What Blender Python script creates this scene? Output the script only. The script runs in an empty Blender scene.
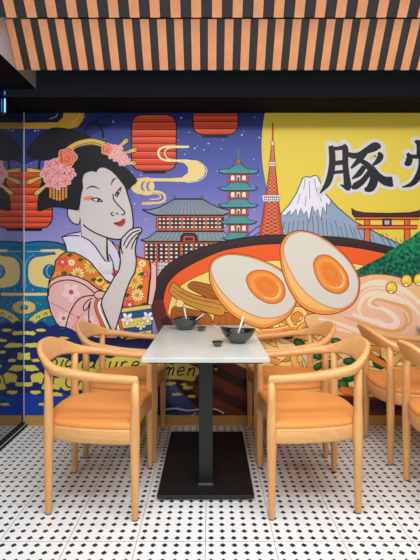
import bpy, bmesh, math, random
from mathutils import Vector, Matrix

# ------------------------------------------------------------------ camera, world, light
scene = bpy.context.scene
COL = scene.collection
F, EYE, D = 450.0, 1.25, 3.37          # focal length (px), eye height, distance of the mural wall
cam = bpy.data.cameras.new('camera')
cam.sensor_fit = 'VERTICAL'; cam.sensor_height = 36.0; cam.lens = 36.0 * F / 560.0
cam.shift_y = -22.0 / 560.0; cam.clip_start = 0.05
camo = bpy.data.objects.new('camera', cam); COL.objects.link(camo)
camo.location = (0, 0, EYE); camo.rotation_euler = (math.pi / 2, 0, 0)
scene.camera = camo

world = bpy.data.worlds.new('world'); scene.world = world; world.use_nodes = True
bg = world.node_tree.nodes['Background']
bg.inputs[0].default_value = (.96, 0.98, 1, 1); bg.inputs[1].default_value = 0.36

def area(name, loc, rot, sx, sy, power, col=(1, 1, 1), spread=math.pi):
    l = bpy.data.lights.new(name, 'AREA'); l.shape = 'RECTANGLE'; l.size = sx; l.size_y = sy
    l.energy = power; l.color = col; l.spread = spread
    o = bpy.data.objects.new(name, l); COL.objects.link(o)
    o.location = loc; o.rotation_euler = rot
    return o
R = math.radians
# linear ceiling lamps in the troughs between the slatted panels, then an added fill light behind the camera
area('strip_lamp', (0.4, 2.27, 2.505), (R(34), 0, 0), 3.4, 0.025, 13, (.97, .98, 1))
area('strip_lamp', (0.4, 1.45, 2.49), (R(20), 0, 0), 3.4, 0.025, 14, (.97, .98, 1))
area('overhead_light', (0.4, 1.78, 2.43), (0, 0, 0), 3.4, 0.1, 11, (.93, .97, 1), R(125))  # extra light added to brighten the floor towards the wall
area('overhead_light', (0.3, 0.75, 2.62), (0, 0, 0), 3.4, 0.5, 68, (.93, .97, 1))
area('overhead_light', (0.3, -0.9, 2.62), (0, 0, 0), 3.4, 0.5, 58, (.93, .97, 1))
area('room_fill_light', (0.5, -2.6, 1.7), (R(86), 0, 0), 4.6, 2.6, 24, (.96, .98, 1))  # unseen fill, added to light the sides facing the camera

scene.view_settings.view_transform = 'Standard'; scene.view_settings.look = 'None'
scene.view_settings.gamma = 1.0; scene.view_settings.use_curve_mapping = False
scene.view_settings.exposure = 0.0

# ------------------------------------------------------------------ helpers
def lin(c):
    r = []
    for v in c[:3]:
        v /= 255.0
        r.append(v / 12.92 if v <= 0.04045 else ((v + 0.055) / 1.055) ** 2.4)
    return (*r, 1.0)

def mat(name, rgb, rough=0.5, metal=0.0, spec=0.5, bump=None, noise=None, coat=0.0):
    m = bpy.data.materials.new(name); m.use_nodes = True
    nt = m.node_tree; b = nt.nodes['Principled BSDF']
    b.inputs['Base Color'].default_value = lin(rgb); b.inputs['Roughness'].default_value = rough
    b.inputs['Metallic'].default_value = metal; b.inputs['Specular IOR Level'].default_value = spec
    b.inputs['Coat Weight'].default_value = coat
    tc = nt.nodes.new('ShaderNodeTexCoord')
    if noise:                                   # (second colour, scale xyz, detail)
        mp = nt.nodes.new('ShaderNodeMapping'); mp.inputs['Scale'].default_value = noise[1]
        nt.links.new(tc.outputs['Object'], mp.inputs[0])
        n = nt.nodes.new('ShaderNodeTexNoise'); n.inputs['Scale'].default_value = 1.0
        n.inputs['Detail'].default_value = noise[2]; n.inputs['Distortion'].default_value = 0.6
        nt.links.new(mp.outputs[0], n.inputs['Vector'])
        r = nt.nodes.new('ShaderNodeValToRGB')
        r.color_ramp.elements[0].position = .33; r.color_ramp.elements[1].position = .67
        r.color_ramp.elements[0].color = lin(rgb); r.color_ramp.elements[1].color = lin(noise[0])
        nt.links.new(n.outputs['Fac'], r.inputs[0]); nt.links.new(r.outputs[0], b.inputs['Base Color'])
    if bump:                                    # (scale, strength)
        n2 = nt.nodes.new('ShaderNodeTexNoise'); n2.inputs['Scale'].default_value = bump[0]
        nt.links.new(tc.outputs['Object'], n2.inputs['Vector'])
        bp = nt.nodes.new('ShaderNodeBump'); bp.inputs['Strength'].default_value = bump[1]; bp.inputs['Distance'].default_value = .002
        nt.links.new(n2.outputs['Fac'], bp.inputs['Height']); nt.links.new(bp.outputs[0], b.inputs['Normal'])
    return m

def emit(name, rgb, s):
    m = bpy.data.materials.new(name); m.use_nodes = True
    b = m.node_tree.nodes['Principled BSDF']
    b.inputs['Base Color'].default_value = lin(rgb)
    b.inputs['Emission Color'].default_value = lin(rgb); b.inputs['Emission Strength'].default_value = s
    return m

def link(name, bm, m, parent=None, smooth=True, bevel=0):
    me = bpy.data.meshes.new(name)
    bmesh.ops.recalc_face_normals(bm, faces=bm.faces[:])
    bm.to_mesh(me); bm.free()
    for p in me.polygons: p.use_smooth = smooth
    o = bpy.data.objects.new(name, me); COL.objects.link(o)
    if m: me.materials.append(m)
    if parent: o.parent = parent
    if bevel:
        md = o.modifiers.new('bevel', 'BEVEL'); md.width = bevel; md.segments = 2; md.limit_method = 'ANGLE'
        md.harden_normals = True
    return o

def tag(o, label=None, cat=None, group=None, kind=None):
    if label: o['label'] = label
    if cat: o['category'] = cat
    if group: o['group'] = group
    if kind: o['kind'] = kind
    return o

def empty(name, loc, rz=0):
    o = bpy.data.objects.new(name, None); COL.objects.link(o)
    o.location = loc; o.rotation_euler = (0, 0, rz); o.empty_display_size = .1
    return o

def box(bm, x0, x1, y0, y1, z0, z1):
    v = [bm.verts.new((x, y, z)) for z in (z0, z1) for x, y in ((x0, y0), (x1, y0), (x1, y1), (x0, y1))]
    for f in ((3, 2, 1, 0), (4, 5, 6, 7), (0, 1, 5, 4), (1, 2, 6, 5), (2, 3, 7, 6), (3, 0, 4, 7)):
        bm.faces.new([v[i] for i in f])

def nbox(*a):
    bm = bmesh.new(); box(bm, *a); return bm

def loft(bm, rings, cap=True, closed=False):
    vs = [[bm.verts.new(p) for p in r] for r in rings]
    n = len(vs[0]); m = len(vs)
    for i in range(m if closed else m - 1):
        a, b = vs[i], vs[(i + 1) % m]
        for k in range(n):
            bm.faces.new((a[k], a[(k + 1) % n], b[(k + 1) % n], b[k]))
    if cap and not closed:
        bm.faces.new(vs[0][::-1]); bm.faces.new(vs[-1])

def lathe(bm, prof, cx=0, cy=0, seg=32, cap=True):
    rings = [[(cx + r * math.cos(2 * math.pi * k / seg), cy + r * math.sin(2 * math.pi * k / seg), z) for k in range(seg)] for r, z in prof]
    loft(bm, rings, cap)

def tube(bm, p0, p1, r0, r1, seg=10):
    a, b = Vector(p0), Vector(p1); d = (b - a).normalized()
    u = d.orthogonal().normalized(); w = d.cross(u)
    loft(bm, [[a + (u * math.cos(t) + w * math.sin(t)) * r0 for t in [2 * math.pi * k / seg for k in range(seg)]],
              [b + (u * math.cos(t) + w * math.sin(t)) * r1 for t in [2 * math.pi * k / seg for k in range(seg)]]])

def catmull(pts, n=6, closed=False):
    out = []; m = len(pts)
    for i in range(m if closed else m - 1):
        if closed:
            p0, p1, p2, p3 = pts[(i - 1) % m], pts[i], pts[(i + 1) % m], pts[(i + 2) % m]
        else:
            p0, p1, p2, p3 = pts[max(i - 1, 0)], pts[i], pts[i + 1], pts[min(i + 2, m - 1)]
        for k in range(n):
            t = k / n
            out.append(tuple(.5 * (2 * b + (c - a) * t + (2 * a - 5 * b + 4 * c - d) * t * t + (3 * b - a - 3 * c + d) * t ** 3)
                             for a, b, c, d in zip(p0, p1, p2, p3)))
    if not closed: out.append(tuple(pts[-1]))
    return out

def copy_tree(o, parent=None):
    c = o.copy(); COL.objects.link(c)
    if parent: c.parent = parent
    for ch in list(o.children): copy_tree(ch, c)
    return c

# ------------------------------------------------------------------ materials
M = {}
M['wood'] = mat('ash_wood', (226, 169, 106), .42, noise=((214, 153, 90), (9, 9, 60), 3))
M['wood'].node_tree.nodes['Mapping'].inputs['Scale'].default_value = (28, 28, 5)
M['rail_wood'] = mat('ash_wood_rail', (227, 170, 108), .42, noise=((216, 155, 92), (5, 60, 70), 3))
M['leather'] = mat('orange_leather', (230, 147, 74), .48, spec=.3, bump=(260, .12))
M['foot'] = mat('dark_glide', (60, 45, 35), .6)
M['slat'] = mat('peach_slat', (222, 151, 105), .5, noise=((216, 142, 94), (30, 30, 3), 2))
M['dark'] = mat('charcoal_board', (33, 31, 35), .6)
M['soffit'] = mat('navy_black_paint', (44, 47, 56), .5, spec=.3)
M['under'] = mat('dark_underside', (16, 16, 18), .85, spec=.1)  # shade under the bulkhead put into a darker colour
M['ceil'] = mat('ceiling_black', (34, 33, 36), .8)
M['grey'] = mat('grey_plaster', (166, 156, 152), .7)
M['wall'] = mat('wall_plaster', (205, 202, 198), .8)
M['base'] = mat('tan_baseboard', (198, 150, 78), .5, noise=((184, 134, 66), (3, 3, 40), 3))
M['tabletop'] = mat('white_marble_top', (204, 205, 198), .3, noise=((194, 195, 187), (7, 3, 5), 5), coat=.1)
M['blackmetal'] = mat('black_powder_metal', (22, 22, 24), .42, spec=.4, bump=(400, .06))
M['steel'] = mat('brushed_steel', (190, 188, 184), .35, metal=.9)
M['bowl'] = mat('black_stoneware', (74, 74, 71), .3, spec=.6, noise=((88, 88, 84), (90, 90, 90), 2))
M['glaze'] = mat('black_glaze', (24, 22, 22), .22, spec=.5)
M['white'] = mat('white_melamine', (236, 234, 228), .35)
M['plastic'] = mat('white_switch_plastic', (226, 222, 220), .4)
M['alu'] = mat('aluminium_trim', (214, 215, 216), .5, metal=.0)
M['rubber'] = mat('black_rubber', (22, 22, 24), .7)

def glass_mat():
    m = bpy.data.materials.new('dark_reflective_glass'); m.use_nodes = True
    nt = m.node_tree; out = nt.nodes['Material Output']; b = nt.nodes['Principled BSDF']
    b.inputs['Base Color'].default_value = lin((18, 24, 34)); b.inputs['Roughness'].default_value = .25
    g = nt.nodes.new('ShaderNodeBsdfGlossy'); g.inputs['Color'].default_value = (.52, .55, .57, 1); g.inputs['Roughness'].default_value = .015
    mx = nt.nodes.new('ShaderNodeMixShader'); mx.inputs[0].default_value = .62
    nt.links.new(b.outputs[0], mx.inputs[1]); nt.links.new(g.outputs[0], mx.inputs[2]); nt.links.new(mx.outputs[0], out.inputs[0])
    return m
M['glass'] = glass_mat()

def floor_mat():
    m = bpy.data.materials.new('mosaic_tile'); m.use_nodes = True
    nt = m.node_tree; b = nt.nodes['Principled BSDF']; N = nt.nodes.new; L = nt.links.new
    tc = N('ShaderNodeTexCoord'); sp = N('ShaderNodeSeparateXYZ'); L(tc.outputs['Object'], sp.inputs[0])
    def mth(op, a, c=None, d=None):
        n = N('ShaderNodeMath'); n.operation = op
        for i, v in enumerate((a, c, d)):
            if v is None: continue
            if isinstance(v, (int, float)): n.inputs[i].default_value = v
            else: L(v, n.inputs[i])
        return n.outputs[0]
    def cell(v, off, pitch):         # distance from the centre of the nearest cell, in cell units
        f = mth('FRACT', mth('DIVIDE', mth('ADD', v, off), pitch))
        return mth('ABSOLUTE', mth('SUBTRACT', f, .5))
    X, Y = sp.outputs[0], sp.outputs[1]
    ox, oy = 30 * .3033 + .020, 30 * .3033 - 1.984
    dx, dy = cell(X, ox, .3033 / 6), cell(Y, oy, .3033 / 6)
    s = mth('ADD', dx, dy)
    dia = mth('LESS_THAN', s, .28)
    grd = mth('MULTIPLY', mth('LESS_THAN', s, .31), .4)
    ex, ey = mth('GREATER_THAN', dx, .485), mth('GREATER_THAN', dy, .485)
    sm = mth('MULTIPLY', mth('MAXIMUM', ex, ey), .15)
    jx, jy = cell(X, ox, .3033), cell(Y, oy, .3033)
    joint = mth('GREATER_THAN', mth('MAXIMUM', jx, jy), .4945)
    n = N('ShaderNodeTexNoise'); n.inputs['Scale'].default_value = 3; L(tc.outputs['Object'], n.inputs['Vector'])
    r = N('ShaderNodeValToRGB'); r.color_ramp.elements[0].color = lin((224, 223, 221)); r.color_ramp.elements[1].color = lin((236, 235, 233)); L(n.outputs['Fac'], r.inputs[0])
    def mix(f, a, c):
        x = N('ShaderNodeMix'); x.data_type = 'RGBA'; L(f, x.inputs[0])
        if hasattr(a, 'links'): L(a, x.inputs[6])
        else: x.inputs[6].default_value = a
        x.inputs[7].default_value = c
        return x.outputs[2]
    c = mix(sm, r.outputs[0], lin((190, 186, 180)))
    c = mix(grd, c, lin((170, 166, 160)))
    c = mix(joint, c, lin((150, 144, 136)))
    c = mix(dia, c, lin((38, 37, 38)))
    L(c, b.inputs['Base Color']); b.inputs['Roughness'].default_value = .34; b.inputs['Specular IOR Level'].default_value = .4
    return m
M['floor'] = floor_mat()

def print_mat(name, rough=.5):
    m = bpy.data.materials.new(name); m.use_nodes = True
    nt = m.node_tree; b = nt.nodes['Principled BSDF']
    a = nt.nodes.new('ShaderNodeAttribute'); a.attribute_name = 'print'
    nt.links.new(a.outputs['Color'], b.inputs['Base Color']); b.inputs['Roughness'].default_value = rough
    b.inputs['Specular IOR Level'].default_value = .25
    return m
M['print'] = print_mat('mural_print')
def herb_mat():
    m = bpy.data.materials.new('mural_print_herbs'); m.use_nodes = True
    nt = m.node_tree; b = nt.nodes['Principled BSDF']; tc = nt.nodes.new('ShaderNodeTexCoord')
    n = nt.nodes.new('ShaderNodeTexNoise'); n.inputs['Scale'].default_value = 42; n.inputs['Detail'].default_value = 3
    nt.links.new(tc.outputs['Object'], n.inputs['Vector'])
    r = nt.nodes.new('ShaderNodeValToRGB'); e = r.color_ramp.elements
    e[0].position = .38; e[0].color = lin((8, 52, 54)); e[1].position = .66; e[1].color = lin((30, 146, 86))
    k = e.new(.52); k.color = lin((12, 98, 74))
    sp = nt.nodes.new('ShaderNodeSeparateXYZ'); nt.links.new(tc.outputs['Object'], sp.inputs[0])
    ml = nt.nodes.new('ShaderNodeMath'); ml.operation = 'MULTIPLY_ADD'; ml.inputs[1].default_value = .42; ml.inputs[2].default_value = -.42 * 1.19
    nt.links.new(sp.outputs[2], ml.inputs[0])
    ad = nt.nodes.new('ShaderNodeMath'); ad.operation = 'ADD'; nt.links.new(ml.outputs[0], ad.inputs[0]); nt.links.new(n.outputs['Fac'], ad.inputs[1])
    nt.links.new(ad.outputs[0], r.inputs[0])
    nt.links.new(r.outputs[0], b.inputs['Base Color']); b.inputs['Roughness'].default_value = .5
    b.inputs['Specular IOR Level'].default_value = .25
    return m
M['herbs'] = herb_mat()

# ------------------------------------------------------------------ the setting
def struct(name, bm, m, bevel=0):
    return tag(link(name, bm, m, None, False, bevel), kind='structure')
XL = -1.39                                     # plane of the glass partition
struct('floor', nbox(-3.2, 4.2, -3.2, D + .15, -.1, 0), M['floor'])
struct('wall_back', nbox(XL - .3, 4.2, D, D + .15, 0, 2.9), M['wall'])
struct('wall_right', nbox(4.2, 4.35, -3.2, D + .15, 0, 2.9), M['wall'])
struct('ceiling', nbox(-3.2, 4.2, -3.2, D + .15, 2.78, 2.9), M['ceil'])
bk = struct('trim_1', nbox(XL, 4.2, 3.035, D, 2.336, 2.78), M['soffit'])           # bulkhead over the mural
bk.data.materials.append(M['under'])
for p in bk.data.polygons:
    if p.normal.z < -.5: p.material_index = 1
hb = nbox(XL - .3, -1.172, .4, 3.034, 2.39, 2.78)
hd = struct('trim_2', hb, M['grey'])                                                # header over the glass, grey side
hd.data.materials.append(M['under'])
for p in hd.data.polygons:
    if p.normal.z < -.5: p.material_index = 1
struct('baseboard_back', nbox(XL + .012, 4.2, D - .018, D, 0, .075), M['base'], .003)
gp = struct('wall_left', nbox(XL - .012, XL, .4, D - .001, .03, 2.39), M['glass'])
struct('trim_3', nbox(XL + .0003, XL + .004, D - .013, D - .0065, .03, 2.335), M['alu'], .001)   # aluminium corner edge
rail = bmesh.new()
box(rail, XL - .025, XL + .012, .4, D - .02, 0, .03); box(rail, XL + .022, XL + .034, .4, D - .02, 0, .014)
struct('trim_4', rail, M['rubber'], .002)
sr = struct('trim_5', nbox(XL + .012, XL + .022, .4, D - .02, 0, .010), M['alu'])

# ------------------------------------------------------------------ slatted ceiling panels
def ceiling_panel(zb, first, width, label):
    root = empty('ceiling_panel', (0, zb, 2.39))
    tag(root, label, 'ceiling panel', 'slatted ceiling panels')
    dy, dz = -.155, .225
    n = Vector((0, -dz, dy)).normalized()
    x0, x1 = -1.168, 2.6
    def slab(bm, xa, xb, d0, d1, t0=0, t1=1):
        q = []
        for d in (d0, d1):
            for t in (t0, t1):
                for x in (xa, xb):
                    q.append(bm.verts.new((x, dy * t + n.y * d, dz * t + n.z * d)))
        for f in ((0, 1, 3, 2), (4, 6, 7, 5), (0, 4, 5, 1), (2, 3, 7, 6), (0, 2, 6, 4), (1, 5, 7, 3)):
            bm.faces.new([q[i] for i in f])
    b = bmesh.new(); slab(b, x0, x1, -.02, 0); link('backing', b, M['dark'], root, False)
    s = bmesh.new(); x = first
    while x > x0 - width: x -= .097
    while x < x1:
        if min(x + width, x1) - max(x, x0) > .004: slab(s, max(x, x0), min(x + width, x1), 0, .006, -.004, 1)
        x += .097
    link('slats', s, M['slat'], root, False)
    return root
ceiling_panel(2.725, -.012, .050, 'peach and charcoal slatted ceiling panel nearest the mural')
ceiling_panel(2.13, .0095, .046, 'peach and charcoal slatted ceiling panel nearest the viewer, cut by the top edge')

# ------------------------------------------------------------------ the mural
K = D / F
LAYER = [0]
def W(p):
    return ((p[0] - 210) * K, EYE - (p[1] - 258) * K)
class Art:
    def __init__(s): s.v = []; s.f = []; s.c = []
    def face(s, pts, col):
        y = D - .006 - LAYER[0] * .0000025
        i0 = len(s.v)
        for p in pts:
            x, z = W(p); s.v.append((x, y, z))
        s.f.append(list(range(i0, i0 + len(pts)))); s.c.append(col)
    def poly(s, pts, col, smooth=0, line=None, lw=.9):
        if smooth: pts = catmull(pts, smooth, True)
        LAYER[0] += 1; s.face(pts, lin(col))
        if line: s.stroke(pts, lw, line, closed=True)
    def stroke(s, pts, w, col, closed=False, smooth=0, taper=False, w1=None):
        if smooth: pts = catmull(pts, smooth, closed)
        LAYER[0] += 1
        if col == INK and w <= 1.3: w *= 1.25
        n = len(pts); L = []; Rr = []
        for i, p in enumerate(pts):
            a = pts[(i - 1) % n] if closed or i > 0 else p
            b = pts[(i + 1) % n] if closed or i < n - 1 else p
            dx, dy = b[0] - a[0], b[1] - a[1]; l = math.hypot(dx, dy) or 1
            t = i / max(n - 1, 1)
            h = w / 2
            if w1 is not None: h = (w + (w1 - w) * t) / 2
            if taper: h *= .35 + .65 * math.sin(math.pi * min(max(t, .06), .94))
            nx, ny = -dy / l * h, dx / l * h
            L.append((p[0] + nx, p[1] + ny)); Rr.append((p[0] - nx, p[1] - ny))
        for i in range(n if closed else n - 1):
            j = (i + 1) % n
            s.face((L[i], L[j], Rr[j], Rr[i]), lin(col))
    def ell(s, cx, cy, rx, ry, col, rot=0, line=None, lw=.9, n=28, a0=0, a1=360):
        c, q = math.cos(R(rot)), math.sin(R(rot)); P = []
        full = a1 - a0 >= 360
        for k in range(n if full else n + 1):
            t = R(a0 + (a1 - a0) * k / n); x, y = rx * math.cos(t), ry * math.sin(t)
            P.append((cx + x * c - y * q, cy + x * q + y * c))
        s.poly(P, col, 0, line, lw)
    def flower(s, cx, cy, r, n, col, mid, rot=0, line=None, pw=.36):
        for k in range(n):
            t = rot + 360 * k / n
            s.ell(cx + r * .55 * math.cos(R(t)), cy + r * .55 * math.sin(R(t)), r * .5, r * pw, col, t, line, .45, 10)
        s.ell(cx, cy, r * .26, r * .26, mid, n=10)
    def done(s, name, parent, m=None, label=None):
        me = bpy.data.meshes.new(name); me.from_pydata(s.v, [], s.f)
        at = me.color_attributes.new('print', 'FLOAT_COLOR', 'CORNER'); i = 0
        for f, c in zip(s.f, s.c):
            for _ in f: at.data[i].color = c; i += 1
        me.materials.append(m or M['print'])
        o = bpy.data.objects.new(name, me); COL.objects.link(o)
        if parent: o.parent = parent
        if label: o['label'] = label
        return o
INK = (34, 26, 28)
rnd = random.Random(5)

# backing sheet of the mural with the evening sky printed on it
XR = 500
sky_rows = [(112, (36, 44, 100)), (140, (64, 76, 148)), (165, (82, 90, 164)), (190, (104, 106, 178)), (215, (130, 126, 192)), (245, (154, 148, 206)), (300, (150, 150, 200)), (416, (40, 60, 130))]
me = bpy.data.meshes.new('mural'); vs = []; fs = []; cs = []
for y, c in sky_rows:
    for x in (24.5, XR):
        X, Z = W((x, y)); Z = min(Z, 2.335); vs.append((X, D - .006, Z)); cs.append(lin(c))
for i in range(len(sky_rows) - 1): fs.append((2 * i, 2 * i + 2, 2 * i + 3, 2 * i + 1))
n0 = len(vs)
for x, z in ((24.5, 112), (XR, 112), (XR, 416), (24.5, 416)):
    X, Z = W((x, z)); vs.append((X, D - .001, min(Z, 2.335))); cs.append(lin((200, 200, 200)))
fs.append((n0, n0 + 1, n0 + 2, n0 + 3))
nt_ = 2 * (len(sky_rows) - 1)
fs += [(0, 1, n0 + 1, n0), (nt_, n0 + 3, n0 + 2, nt_ + 1)]
me.from_pydata(vs, [], fs)
at = me.color_attributes.new('print', 'FLOAT_COLOR', 'POINT')
for i, c in enumerate(cs): at.data[i].color = c
me.materials.append(M['print'])
mural = bpy.data.objects.new('mural', me); COL.objects.link(mural)
tag(mural, 'colourful printed wall mural of a kimono woman and a giant ramen bowl', 'mural')

# night corner and dark tree shapes at the top left
a = Art()
a.poly([(24.5, 113), (262, 113), (240, 117), (120, 122), (60, 150), (24.5, 165)], (34, 46, 112), 0)
a.poly([(24.5, 113), (64, 113), (58, 122.5), (24.5, 123)], (26, 34, 70))
for pts in ([(84, 130), (100, 119), (117, 113)], ):
    a.stroke(pts, 1.6, (24, 26, 44), smooth=5)
a.stroke([(85, 147), (85, 136), (88, 126), (93, 123), (99, 125), (103, 133), (104, 146)], 2.2, (26, 26, 44), smooth=6)
a.stroke([(40, 158), (39, 170)], 2.4, (26, 26, 44))
a.done('painted_night_branches', mural)
a = Art()
for _ in range(120):
    x, y = rnd.uniform(26, 260), rnd.uniform(115, 232)
    r = rnd.choice((.35, .45, .6, .8)); a.ell(x, y, r, r, rnd.choice(((240, 236, 240), (246, 224, 150), (220, 222, 245))), n=7)
tag(a.done('painted_stars', mural), kind='stuff')

# moon
a = Art()
P = [(431 + 169.5 * math.cos(R(t)), 146 + 169.5 * math.sin(R(t))) for t in range(101, 259, 3)]
P = [p for p in P if 113.4 <= p[1] <= 318]
P = [(P[0][0], 300)] + P + [(P[-1][0] + .5, 113.2), (XR, 113.2), (XR, 300)]
a.poly(P, (232, 204, 72))
for y in range(117, 240, 6): pass
a.done('painted_moon', mural)

# clouds
TAN = (240, 208, 134)
def band(a, pts, w, col, edge=(250, 236, 190), ew=.7):
    a.stroke(pts, w, col, smooth=6)
a = Art()
a.poly([(24.5, 129), (70, 129), (78, 127), (83, 121), (84.5, 113.3), (64, 113.3), (63, 118), (58, 122.5), (24.5, 123)], (228, 172, 50))
a.stroke([(80, 113.4), (77, 120), (71, 125)], .6, (250, 224, 140), smooth=4)
for pts in ([(50, 119), (56, 117), (58, 113.5)],): a.stroke(pts, .5, (230, 226, 230), smooth=4)
a.done('painted_cloud', mural, label='gold cloud band at the top left of the mural')

# sea
a = Art()
a.poly([(24.5, 243), (40, 241.5), (56, 242.5), (70, 246), (72, 330), (24.5, 330)], (14, 112, 156))
a.stroke([(24.5, 243), (40, 241.5), (56, 242.5), (68, 246)], 1.6, (18, 50, 84), smooth=5)
a.poly([(24.5, 246), (70, 246), (70, 250), (24.5, 249)], (20, 96, 138))
a.poly([(41, 249.5), (60, 249), (66, 252), (66, 258), (52, 257), (54, 252), (41, 252)], TAN)
a.stroke([(27, 251.5), (52, 251.5)], .5, (190, 214, 224)); a.ell(53.5, 254.3, 2.6, 2.6, (20, 96, 138))
a.poly([(28.6, 272), (29.5, 264), (34, 258.5), (42, 256.6), (62, 257), (60, 287), (42, 287), (34, 285), (29.5, 280)], TAN, 4)
a.ell(50, 271.5, 7, 7.4, (14, 104, 148)); a.stroke([(52, 278), (47.6, 274), (47.4, 268), (51, 265)], .7, (160, 206, 226), smooth=5)
a.stroke([(27, 288), (25.6, 280), (25.6, 266), (29, 258), (35, 254.6)], .5, (130, 190, 214), smooth=5)
a.poly([(24.5, 293), (48, 292.6), (48, 295.6), (24.5, 295.6)], TAN)
a.poly([(24.5, 301), (30, 301.4), (35, 304), (36, 307.5), (34, 311), (29, 313.4), (24.5, 313.6)], (226, 190, 96))
a.poly([(24.5, 304.5), (27.6, 305.2), (28.8, 307.4), (27.4, 309.6), (24.5, 310)], (14, 104, 148))
a.stroke([(26, 333), (31, 323), (38, 316.6), (46, 313), (56, 311.6)], 8.6, (24, 60, 96), smooth=5); a.stroke([(26, 333), (31, 323), (38, 316.6), (46, 313), (56, 311.6)], 7, (222, 204, 96), smooth=5)
for cx, cy in ((32.6, 322.4), (38.6, 317.4), (46, 314)):
    a.stroke([(cx - 2, cy + 1.6), (cx - .6, cy - 1.4), (cx + 1.6, cy - .6), (cx + .8, cy + 1)], .8, (24, 60, 96), smooth=4)
for _ in range(26):
    a.ell(rnd.uniform(26, 47), rnd.uniform(260, 325), .45, .45, (216, 226, 236), n=6)
a.done('painted_sea', mural)

# lanterns
def lantern(x0, x1, y0, y1, b0, b1, lines, clipl=None, mask_top=False):
    a = Art(); r = (x1 - x0) * .22; cx = (x0 + x1) / 2
    def half(y):
        h = (x1 - x0) / 2; d = 0
        rr = r
        if not mask_top and y < y0 + rr: d = rr - math.sqrt(max(rr * rr - (y0 + rr - y) ** 2, 0))
        if y > y1 - rr: d = rr - math.sqrt(max(rr * rr - (y - (y1 - rr)) ** 2, 0))
        return h - d
    ys = [y0 + (y1 - y0) * k / 40 for k in range(41)]
    cl = lambda x: max(x, clipl) if clipl else x
    def prof(ya, yb):
        q = [y for y in ys if ya < y < yb]; q = [ya] + q + [yb]
        return [(cl(cx + half(y)), y) for y in q] + [(cl(cx - half(y)), y) for y in q[::-1]]
    a.poly([(cl(b0), y1 - 1.5), (b1, y1 - 1.5), (b1 - 1.4, y1 + 2.8), (cl(b0 + 1.4), y1 + 2.8)], (24, 20, 26))
    a.poly(prof(y0, y1), (236, 84, 44))
    seg = [y0] + lines + [y1]
    for k in range(len(seg) - 1):
        h = seg[k + 1] - seg[k]
        a.poly(prof(seg[k + 1] - .42 * h, seg[k + 1]), (214, 62, 32)); a.poly(prof(seg[k], seg[k] + .25 * h), (242, 112, 70))
    for y in lines:
        a.stroke([(cl(cx - half(y)), y), (cx + half(y), y)], .9, (70, 20, 22))
    a.stroke(prof(y0, y1), 1.0, INK, closed=True)
    return a
lantern(131.8, 176.4, 115, 171, 142, 167, [122.5, 130, 137, 144, 151.5, 158.5, 165]).done('painted_lantern', mural, label='whole red paper lantern at the right of the woman\'s hair')
lantern(193, 238, 113.3, 135, 201, 229, [116, 122, 129], mask_top=True).done('painted_lantern', mural, label='red paper lantern cut by the top edge of the mural')
lantern(2, 52.6, 171, 228.4, 16, 43, [180, 187.5, 195, 202.5, 210, 217, 223], clipl=24.6).done('painted_lantern', mural, label='red paper lantern behind the woman\'s head')

# swirl clouds
a = Art()
a.poly([(166, 160), (186, 159.6), (196, 161), (203, 165), (206, 171), (203, 177), (196, 181), (186, 182), (166, 181.5), (140, 181.4), (140, 178.4), (170, 178.4), (182, 177.6), (188, 173), (188, 167.5), (184, 163.2), (176, 161.8), (166, 161.6)], (242, 212, 138))
a.stroke([(189, 147), (168, 147), (161, 148.6), (158.4, 153), (161, 158.6), (168, 160.6), (180, 160.8)], 2.1, (248, 228, 176), smooth=6)
a.stroke([(186, 147.6), (172, 147.8), (166.5, 149.5), (164.8, 153.5), (167.5, 158.5), (174, 160.2)], 1.4, (244, 214, 160), smooth=6)
a.stroke([(184, 160.4), (197, 161.2), (204, 165.6), (207, 171), (203.6, 177.8), (196, 181.6), (186, 182.6)], .6, (250, 238, 200), smooth=5)
a.stroke([(146, 203), (158, 203), (164, 200.6), (165, 196.4), (161, 192.6), (152, 191.4), (140, 191)], 2.2, (238, 206, 130), smooth=6)
a.stroke([(150, 199.4), (158, 199), (160.6, 196.6), (158, 194), (150, 193.6)], 1.2, (238, 206, 130), smooth=6)
a.done('painted_cloud', mural, label='curling pale cloud across the tall lantern')
a = Art()
a.poly([(131, 187), (132.5, 182), (137, 179), (152, 178.4), (152, 194.6), (139, 194), (133.5, 191.6)], TAN, 3)
for cx in (144.5, 150):
    a.ell(cx, 186.4, 3.6, 5, (116, 116, 190)); a.ell(cx + 1.6, 186.4, 3, 4.6, TAN)
a.stroke([(142, 203.6), (152, 203.6)], 2.6, (226, 190, 130))
a.done('painted_cloud', mural, label='short rounded cloud beside the woman\'s forehead')

# palace
a = Art()
RO = (138, 150, 160); OR = (200, 92, 42); BR = (74, 40, 34)
a.poly([(144, 241), (226, 241), (226, 262), (144, 274)], BR)
for x in list(range(146, 224, 5)):
    for y in range(245, 262, 4):
        a.poly([(x - 1.1, y + 1), (x - .6, y - .6), (x + .4, y - 1.1), (x + 1.4, y - .6), (x + 1.9, y + 1)], (228, 220, 218))
for y in (242.6, 262): a.stroke([(143.5, y), (226, y)], 1.6, OR)
for x in (144.6, 157, 169, 181, 193, 205): a.stroke([(x, 242), (x, 272)], 1.7, OR)
a.poly([(147, 262.8), (196, 262.8), (196, 276), (147, 276)], (222, 216, 218))
for x in range(147, 198, 3): a.stroke([(x, 262.8), (x, 276)], .6, BR)
for y in (266, 270): a.stroke([(147, y), (196, y)], .6, BR)
for x in (144.6, 157, 169, 181): a.stroke([(x, 262), (x, 276)], 1.7, OR)
a.poly([(156, 214), (224, 214), (224, 231), (156, 231)], BR)
for x in range(160, 224, 4):
    for y in range(219, 229, 4):
        a.poly([(x - 1.3, y + 1), (x - .8, y - .5), (x, y - 1), (x + .8, y - .5), (x + 1.3, y + 1)], (228, 220, 218))
for y in (216.3, 229.6): a.stroke([(156, y), (224, y)], 1.7, OR)
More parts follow.
